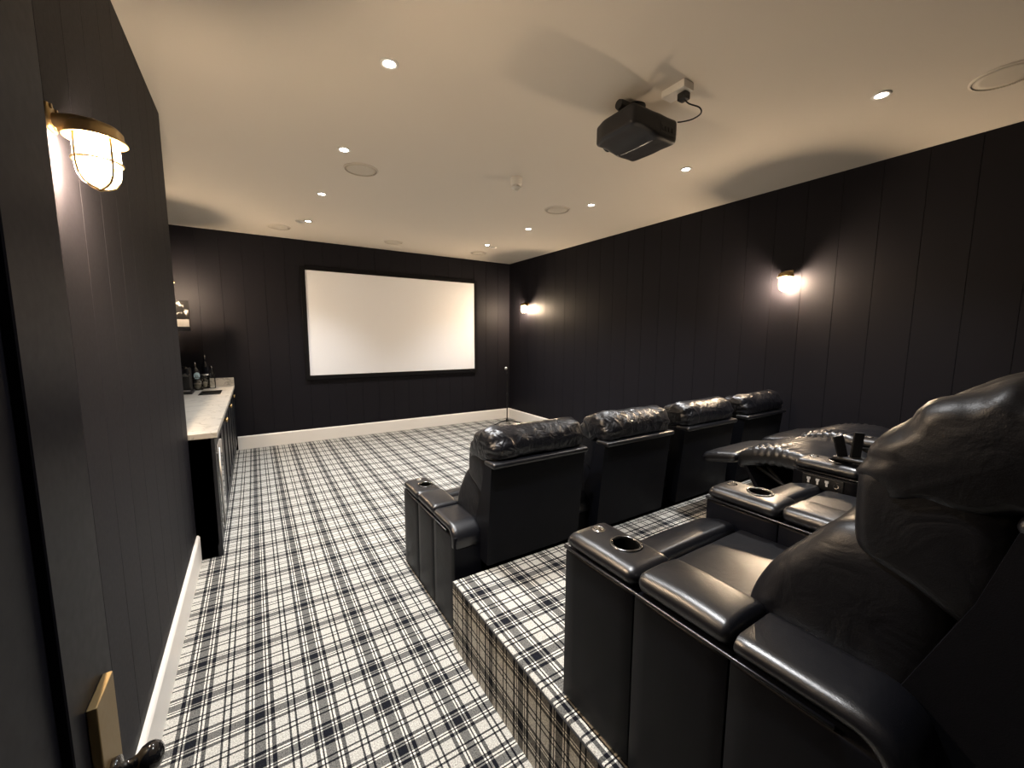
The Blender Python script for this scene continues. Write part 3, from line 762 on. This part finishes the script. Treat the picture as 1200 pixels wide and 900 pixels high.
# ================================================================== RECLINERS
PITCH, AW, SEAT_R = 0.795, 0.166, 0.795
def wr(p, f, a, seed=0.0):
    return a * noise.noise(Vector((p[0] * f, p[1] * f, p[2] * f)) + Vector((seed, seed * 1.7, 3.1)))
def fold(p, dirx, f, a, seed):
    """long soft folds running across direction dirx"""
    s = p.dot(Vector(dirx)) * f + 1.6 * noise.noise(p * 5 + Vector((seed, 0, 0)))
    return a * (abs(math.sin(s)) ** 0.7 - 0.5)
def armrest(t, x, seed, panel=False):
    """one arm: side panel with piped top, console, pad, rear cap; length 0..0.85"""
    bm = bmesh.new()
    x0, x1 = x, x + AW
    # body: three upholstered sections with tucked vertical seams
    for (a, b) in ((0.0, 0.292), (0.292, 0.556), (0.556, 0.845)):
        def dsp(p, n, a=a, b=b):
            q = Vector(p)
            u = (q.y - a) / (b - a)
            if abs(n.x) > 0.5: q.x += math.copysign(0.0035 * math.sin(PI * max(0, min(1, u))), n.x)
            return q
        ztop = 0.545
        rbox(bm, x0, x1, a, b, 0.012, ztop, (0.012, 0.004, 0.012), (1, 6, 6), dsp, k=2)
    body = obj('armrest', bm, M['leather_side'], t)
    # rear cap rolls over and down the back
    bm = bmesh.new(); R = 0.085
    def roll(p, n):
        q = Vector(p)
        u = q.y                       # 0.29 front -> -0.02 rear (unrolled)
        th = 0.05
        if q.y < R:
            arc = R - q.y             # length beyond the bend start
            ang = min(arc / R, PI / 2); rest = max(0, arc - R * PI / 2)
            dz = q.z - (0.602 - R)
            q.y = R - 0.004 - math.sin(ang) * dz
            q.z = (0.602 - R) + math.cos(ang) * dz - rest
        return q
    rbox(bm, x0 - 0.003, x1 + 0.003, -0.085, 0.288, 0.555, 0.602, (0.030, 0.006, 0.023), (3, 16, 1), roll)
    obj('arm_cap', bm, M['leather'], body)
    # middle pad, wider and plumper
    def plump(p, n):
        q = Vector(p)
        u = (q.y - 0.295) / 0.257; w = (q.x - x0) / AW
        if q.z > 0.57: q.z += 0.010 * math.sin(PI * max(0, min(1, u))) ** 0.5 * math.sin(PI * max(0, min(1, w))) ** 0.6 + wr(q, 12, 0.002, seed)
        return q
    bm = bmesh.new(); rbox(bm, x0 - 0.004, x1 + 0.006, 0.294, 0.552, 0.556, 0.612, (0.032, 0.022, 0.026), (5, 8, 1), plump)
    obj('arm_pad', bm, M['leather'], body)
    bm = bmesh.new(); add_tube(bm, [(x0 - 0.004, 0.845, 0.552), (x0 - 0.004, 0.57, 0.552), (x0 - 0.004, 0.29, 0.552), (x0 - 0.004, 0.10, 0.552)], 0.0045, 6)
    obj('piping', bm, M['leather'], body)
    # console with cup holder
    def con(p, n):
        q = Vector(p)
        if q.z > 0.575:
            u = max(0, min(1, (q.y - 0.556) / 0.29)); w = max(0, min(1, (q.x - x0) / AW))
            q.z += 0.006 * math.sin(PI * w) * math.sin(PI * u)
            if u > 0.9: q.z -= 0.010 * (u - 0.9) / 0.1
        return q
    bm = bmesh.new(); rbox(bm, x0 - 0.005, x1 + 0.004, 0.557, 0.848, 0.550, 0.606, (0.034, 0.030, 0.028), (8, 10, 1), con)
    co = obj('console_top', bm, M['leather'], body)
    cx, cy, cr = x0 + 0.094, 0.672, 0.0425
    cut = bmesh.new(); add_lathe(cut, [(cr, 0.500), (cr, 0.640)], (cx, cy, 0), 32)
    boolean_cut(co, cut)
    cut = bmesh.new(); add_lathe(cut, [(cr + 0.001, 0.505), (cr + 0.001, 0.640)], (cx, cy, 0), 32)
    boolean_cut(body, cut)
    for oo in (co,):
        oo.data.polygons.foreach_set('use_smooth', [True] * len(oo.data.polygons)); oo.data.set_sharp_from_angle(angle=math.radians(50))
    bm = bmesh.new()
    add_lathe(bm, [(cr - 0.0005, 0.515), (cr - 0.0005, 0.608), (cr - 0.0035, 0.608), (cr - 0.0035, 0.519), (0.0001, 0.519), (0.0001, 0.515)], (cx, cy, 0), 32)
    obj('cup_holder', bm, M['cup'], body, angle=40)
    bm = bmesh.new()
    add_lathe(bm, [(cr - 0.003, 0.604), (cr - 0.002, 0.612), (cr + 0.003, 0.615), (cr + 0.008, 0.6125), (cr + 0.0095, 0.605)], (cx, cy, 0), 36, closed=True)
    obj('cup_ring', bm, M['dark_chrome'], body)
    bm = bmesh.new()
    bx, by, bz = x0 + 0.088, 0.785, 0.6065
    add_lathe(bm, [(0.021, 0.0), (0.021, 0.005), (0.017, 0.008), (0.014, 0.006), (0.0001, 0.005)], (bx, by, bz), 20)
    for k in range(5):
        a = 2 * PI * k / 5 + 0.3
        add_lathe(bm, [(0.0035, 0.0), (0.0035, 0.010), (0.0001, 0.0105)], (bx + 0.0095 * math.cos(a), by + 0.0095 * math.sin(a), bz), 8)
    add_lathe(bm, [(0.004, 0.0), (0.004, 0.010), (0.0001, 0.0105)], (bx, by, bz), 8)
    obj('touch_button', bm, M['chrome'], body, angle=40)
    return body
def rot_back(p, ang, piv=(0.12, 0.40)):
    y, z = p[1] - piv[0], p[2] - piv[1]
    c, s = math.cos(ang), math.sin(ang)
    return Vector((p[0], piv[0] + y * c - z * s, piv[1] + y * s + z * c))
def recliner(label, loc, reclined=False, back_ang=0.0, lift=0.0, last=False, seed=0.0, group=''):
    t = thing('recliner', label, 'recliner', loc, 0, group)
    sx0, sx1 = AW + 0.006, SEAT_R - 0.007
    armrest(t, 0.0, seed)
    if last: armrest(t, SEAT_R, seed + 5)
    # ---- base box
    bm = bmesh.new(); rbox(bm, sx0 + 0.004, sx1 - 0.004, 0.02, 0.78 if not reclined else 0.70, 0.05, 0.33, 0.01, (2, 2, 2), k=2)
    for x in (sx0 + 0.05, sx1 - 0.05):
        for y in (0.08, 0.66): add_lathe(bm, [(0.022, 0.001), (0.022, 0.052)], (x, y, 0), 12)
    obj('base', bm, M['leather_back'], t)
    # ---- seat
    def seat_d(p, n):
        q = Vector(p)
        if q.z > 0.40:
            u = max(0, min(1, (q.x - sx0) / (sx1 - sx0))); v = max(0, min(1, (q.y - 0.12) / 0.57))
            q.z += 0.022 * math.sin(PI * u) ** 0.7 * math.sin(PI * v) ** 0.8 + wr(q, 6, 0.004, seed)
        return q
    bm = bmesh.new(); rbox(bm, sx0, sx1, 0.10, 0.692, 0.34, 0.482, (0.035, 0.03, 0.04), (12, 12, 2), seat_d)
    obj('seat_cushion', bm, M['leather'], t)
    if not reclined:
        def fr_d(p, n):
            q = Vector(p)
            if q.z > 0.42:
                u = max(0, min(1, (q.x - sx0) / (sx1 - sx0)))
                q.z += 0.010 * math.sin(PI * u) ** 0.6 - 0.03 * max(0, (q.y - 0.76)) / 0.1
            return q
        bm = bmesh.new(); rbox(bm, sx0 + 0.001, sx1 - 0.001, 0.695, 0.862, 0.09, 0.488, (0.028, 0.030, 0.05), (12, 5, 6), fr_d)
        obj('footrest', bm, M['leather'], t)
    else:
        # calf section arches up, foot section at its end
        def calf(p, n):
            q = Vector(p)
            v = max(0, min(1, (q.y - 0.70) / 0.54)); u = max(0, min(1, (q.x - sx0) / (sx1 - sx0)))
            q.z += 0.085 * math.sin(PI * min(1, v * 0.93 + 0.05)) ** 0.9 + 0.01 * v
            if q.z > 0.45:
                q.z += 0.012 * math.sin(PI * u) ** 0.6
                amp = 0.008 * max(0, 1 - abs(v - 0.90) / 0.42)
                q.z += amp * math.sin(q.x * 105 + 3.5 * noise.noise(Vector((q.x * 6, q.y * 5, seed))) + (v - 0.8) * 7 * math.sin(q.x * 9))
                q.z += wr(q, 9, 0.006, seed + 2)
            # gathers bunched over the two side edges
            e = max(0, 1 - min(u, 1 - u) / 0.34) * max(0, min(1, (v - 0.30) / 0.25))
            g = e * 0.0062 * (0.65 + 0.9 * noise.noise(Vector((q.y * 17, seed, q.x * 3)))) * math.sin(q.y * 150 + q.x * 30 * (1 if u < 0.5 else -1) + 2.2 * noise.noise(Vector((q.x * 8, q.y * 8, seed))))
            if q.z > 0.45: q.z += g
            if u > 0.06 and u < 0.94: q.z += 0.3 * g
            return q
        bm = bmesh.new(); rbox(bm, sx0 + 0.001, sx1 - 0.001, 0.70, 1.245, 0.375, 0.488, (0.04, 0.04, 0.045), (44, 62, 1), calf)
        fr = obj('footrest', bm, M['leather'], t)
        def foot(p, n):
            q = Vector(p); v = max(0, min(1, (q.y - 1.24) / 0.25)); u = max(0, min(1, (q.x - sx0) / (sx1 - sx0)))
            q.z += 0.045 - 0.055 * v
            if q.z > 0.44: q.z += 0.012 * math.sin(PI * u) ** 0.6 * math.sin(PI * v) ** 0.5 + wr(q, 8, 0.004, seed)
            return q
        bm = bmesh.new(); rbox(bm, sx0 + 0.001, sx1 - 0.001, 1.243, 1.49, 0.385, 0.455, (0.04, 0.035, 0.033), (12, 7, 1), foot)
        obj('foot_cushion', bm, M['leather'], fr)
        bm = bmesh.new()
        for x in (sx0 + 0.06, sx1 - 0.06):
            add_tube(bm, [(x, 0.70, 0.22), (x, 0.92, 0.33), (x, 1.16, 0.44)], 0.011, 6)
            add_tube(bm, [(x + 0.02, 0.70, 0.34), (x + 0.02, 0.88, 0.25), (x + 0.02, 1.10, 0.45)], 0.011, 6)
        add_tube(bm, [(sx0 + 0.06, 0.92, 0.33), (sx1 - 0.06, 0.92, 0.33)], 0.010, 6)
        obj('lift_mechanism', bm, M['black_metal'], fr)
        bm = bbox(sx0 + 0.01, sx1 - 0.01, 0.715, 0.735, 0.08, 0.33, 0.004); obj('front_panel', bm, M['leather_back'], t)
        bm = bmesh.new(); prof_f = [(0.738, 0.07), (0.95, 0.15), (1.12, 0.30), (1.20, 0.43), (1.185, 0.44), (1.10, 0.315), (0.94, 0.17), (0.738, 0.09)]
        loft_x(bm, prof_f, [(sx0 + 0.012, 1, 0, 0), (sx1 - 0.012, 1, 0, 0)])
        obj('shade_flap', bm, M['leather_back'], fr, angle=30)  # dark flap added below the calf section, hides lit carpet in place of shade
    # ---- back: flat rear shell with a lip, side wings
    bx0, bx1 = 0.152, 0.786
    rb = lambda p: rot_back(p, back_ang)
    prof = [(-0.078, 0.385), (-0.128, 0.938), (-0.118, 0.952), (-0.100, 0.954), (-0.055, 0.945), (-0.02, 0.80), (0.07, 0.55), (0.09, 0.385)]
    bm = bmesh.new()
    loft_x(bm, prof, [(bx0, 0.985, 0, 0), (bx0 + 0.005, 1, 0, 0), (bx1 - 0.005, 1, 0, 0), (bx1, 0.985, 0, 0)], lambda p, i: rb(p))
    back = obj('back_shell', bm, M['leather_back'], t, angle=30)
    # shiny lip along the top of the shell
    bm = bmesh.new()
    def lip_d(p, n): return rb(Vector(p) + Vector((0, 0, 0)))
    rbox(bm, bx0 - 0.004, bx1 + 0.001, -0.160, -0.05, 0.934, 0.966, (0.012, 0.016, 0.016), (4, 3, 1), lip_d, k=3)
    obj('shell_lip', bm, M['leather'], back)
    bm = bmesh.new(); rbox(bm, sx0 + 0.02, sx1 - 0.02, -0.07, 0.02, 0.10 if loc[2] > 0.1 else 0.40, 0.44, 0.01, (2, 2, 2), k=2)
    obj('rear_skirt', bm, M['leather_back'], t)
    # ---- lumbar cushion
    lum = smooth_poly([(0.05, 0.44), (0.20, 0.455), (0.31, 0.49), (0.352, 0.565), (0.325, 0.66), (0.262, 0.765), (0.190, 0.850), (0.10, 0.86), (0.01, 0.80), (0.0, 0.62)], 40)
    def pad_stations(a, b, r, n=10, lo=0.62):
        s = []
        for i in range(6): 
            f = 1 - math.cos(PI / 2 * i / 5); 
            s.append((a + r * (1 - math.cos(PI / 2 * i / 5)) , lo + (1 - lo) * math.sin(PI / 2 * i / 5)))
        m = [(a + r + (b - a - 2 * r) * i / n, 1.0) for i in range(1, n)]
        e = [(a + b - x, v) for x, v in reversed(s)]
        return [(x, v, 0, 0) for x, v in s + m + e]
    def lum_d(p, i):
        p = Vector(p); u = (p.x - sx0) / (sx1 - sx0)
        k = wr(p, 5, 0.010, seed + 1) + fold(p, (0.5, 0.6, 0.6), 20, 0.0022, seed)
        p.y += k; p.z += k * 0.5
        return rb(p)
    bm = bmesh.new(); loft_x(bm, lum, pad_stations(sx0 - 0.012, sx1 - 0.002, 0.05), lum_d)
    bo = obj('lumbar_cushion', bm, M['leather_wrinkled'], t)
    # ---- upper back cushion
    upp = smooth_poly([(-0.05, 0.74), (0.06, 0.77), (0.140, 0.805), (0.158, 0.850), (0.160, 0.93), (0.146, 1.01), (0.06, 1.04), (-0.06, 0.95)], 40)
    def upp_d(p, i):
        p = Vector(p)
        k = wr(p, 4.5, 0.009, seed + 3) + fold(p, (0.1, 0.5, 0.9), 22, 0.003, seed + 1) * max(0, min(1, (p.z - 0.86) / 0.08))
        p.y += k; p.z += k * 0.3
        return rb(p)
    bm = bmesh.new(); loft_x(bm, upp, pad_stations(sx0 - 0.016, sx1 - 0.002, 0.055), upp_d)
    obj('back_cushion', bm, M['leather_wrinkled'], t)
    # ---- rolled headrest pillow
    hz = lift
    head = smooth_poly([(-0.125, 0.972), (-0.06, 0.950), (0.06, 0.930), (0.140, 0.925), (0.163, 0.975 + hz * 0.1), (0.130, 1.025 + hz * 0.4), (0.076, 1.078 + hz * 0.75), (0.005, 1.112 + hz), (-0.065, 1.122 + hz), (-0.128, 1.072 + hz * 0.7), (-0.142, 1.015)], 56)
    def head_d(p, i):
        p = Vector(p); u = (p.x - (sx0 - 0.02)) / (sx1 - sx0 + 0.03)
        e = max(0, 1 - min(u, 1 - u) / 0.30)
        d = (p - Vector((p.x, 0.01, 1.04))).normalized()
        g = 0.0075 * e * math.sin(i * 1.05 + 2.0 * noise.noise(Vector((p.x * 9, i * 0.2, seed)))) 
        g += wr(p, 6, 0.010, seed + 4) + fold(p, (1.0, 0.35, 0.2), 40 if loc[2] < 0.1 else 24, 0.0050 if loc[2] < 0.1 else 0.0095, seed + 2)
        p += d * g
        return rb(p)
    bm = bmesh.new(); loft_x(bm, head, pad_stations(sx0 - 0.022, sx1 - 0.004, 0.085, 26), head_d)
    hd_ = obj('headrest', bm, M['leather_headrest'] if loc[2] < 0.1 else M['leather_wrinkled'], t)
    return t
R1 = (0.830, 1.866, 0.0); R2 = (0.838, 0.138, PH)
front = ['upright black leather recliner at the left end of the front row', 'second black leather recliner from the left in the front row', 'third black leather recliner from the left in the front row', 'black leather recliner at the right wall end of the front row']
rear = ['large black leather recliner nearest the camera on the platform', 'upright recliner on the platform between the nearest seat and the tablet-holder arm', 'reclined seat with footrest raised behind the arm with the tablet holder', 'reclined seat with footrest raised against the right wall']
for i in range(4):
    recliner(front[i], (R1[0] + PITCH * i, R1[1], 0), last=(i == 3), lift=0.005, seed=1.0 + 7.3 * i, group='front row of recliners')
for i in range(4):
    recliner(rear[i], (R2[0] + PITCH * i, R2[1], PH + 0.001), reclined=(i >= 2), back_ang=(0.0, 0.10, 0.42, 0.42)[i], lift=(0.050, -0.03, -0.03, -0.03)[i], last=(i == 3), seed=40.0 + 5.1 * i, group='second row of recliners on the platform')
# control switches on the side of the third arm
ax = R2[0] + 2 * PITCH
sw = bmesh.new()
third = [o for o in COL.objects if o.get('label') == rear[2]][0]
arm3 = [o for o in third.children if o.name.startswith('armrest')][0]
bm = bmesh.new(); rbox(bm, -0.0085, -0.002, 0.615, 0.795, 0.472, 0.535, 0.004, (3, 1, 1), k=2)
obj('switch_panel', bm, M['black_plastic'], arm3)
for k in range(4):
    y = 0.765 - k * 0.040
    bm = bmesh.new()
    if k < 3:
        add_box(bm, -0.012, -0.008, y - 0.0045, y + 0.0045, 0.490, 0.520); add_box(bm, -0.0125, -0.008, y - 0.008, y + 0.008, 0.508, 0.520)
    else:
        add_lathe(bm, [(0.012, -0.008), (0.012, -0.012), (0.008, -0.012), (0.008, -0.008)], (0, y, 0.503), 16, axis='x')
    obj('switch', bm, M['white_mark'] if k < 3 else M['chrome'], arm3, smooth=False)
# tablet holder standing on that arm
th = thing('tablet_holder', 'black plastic tablet holder standing on the arm between the second and third platform seats', 'tablet holder', (ax + 0.085, 0.76, PH + 0.001 + 0.625))
def plate(a, b, hgt, thick, lean):
    bm = bmesh.new()
    rbox(bm, -0.024, 0.024, -thick / 2, thick / 2, 0.0, hgt, 0.004, (3, 1, 4), k=2)
    bm.transform(Matrix.Translation(Vector(a)) @ Matrix.Rotation(b, 4, 'Z') @ Matrix.Rotation(lean, 4, 'Y'))
    return bm
obj('front_plate', plate((-0.012, 0.034, 0.01), math.radians(-40), 0.120, 0.012, math.radians(-16)), M['black_plastic'], th)
obj('rear_plate', plate((0.016, -0.006, 0.012), math.radians(-40), 0.135, 0.012, math.radians(4)), M['black_plastic'], th)
bm = bmesh.new(); rbox(bm, -0.045, 0.050, -0.07, 0.07, 0.001, 0.020, 0.008, (3, 3, 1), k=2); add_tube(bm, [(0.0, -0.05, 0.012), (0.02, -0.095, 0.02)], 0.014, 8)
obj('holder_base', bm, M['black_plastic'], th)

# ================================================================== CAMERA
f_px, yaw, pitch, roll = 475.74, 0.5656, -0.1158, 0.0043
cd = bpy.data.cameras.new('camera'); cam = bpy.data.objects.new('camera', cd); link(cam)
cd.sensor_fit = 'HORIZONTAL'; cd.sensor_width = 36; cd.lens = f_px * 36 / 1200; cd.clip_start = 0.02; cd.clip_end = 100
cy_, sy_ = math.cos(yaw), math.sin(yaw)
fw = Vector((sy_ * math.cos(pitch), cy_ * math.cos(pitch), math.sin(pitch)))
rt = Vector((cy_, -sy_, 0)); up = rt.cross(fw)
r2 = rt * math.cos(roll) + up * math.sin(roll); u2 = -rt * math.sin(roll) + up * math.cos(roll)
mw = Matrix.Identity(4)
for i in range(3):
    mw[i][0] = r2[i]; mw[i][1] = u2[i]; mw[i][2] = -fw[i]
mw[0][3], mw[1][3], mw[2][3] = 0, 0, 1.6
cam.matrix_world = mw
sc.camera = cam
# ================================================================== WORLD / VIEW
w = bpy.data.worlds.new('World'); sc.world = w; w.use_nodes = True
bg = w.node_tree.nodes['Background']; bg.inputs[0].default_value = (0.5, 0.55, 0.65, 1); bg.inputs[1].default_value = 0.004
vs_ = sc.view_settings
vs_.view_transform = 'Standard'; vs_.look = 'None'; vs_.gamma = 1.0; vs_.use_curve_mapping = False; vs_.exposure = 0.0
sc.cycles.max_bounces = 8; sc.cycles.diffuse_bounces = 5; sc.cycles.transparent_max_bounces = 12
sc.cycles.sample_clamp_indirect = 4.0
sc.cycles.use_denoising = True
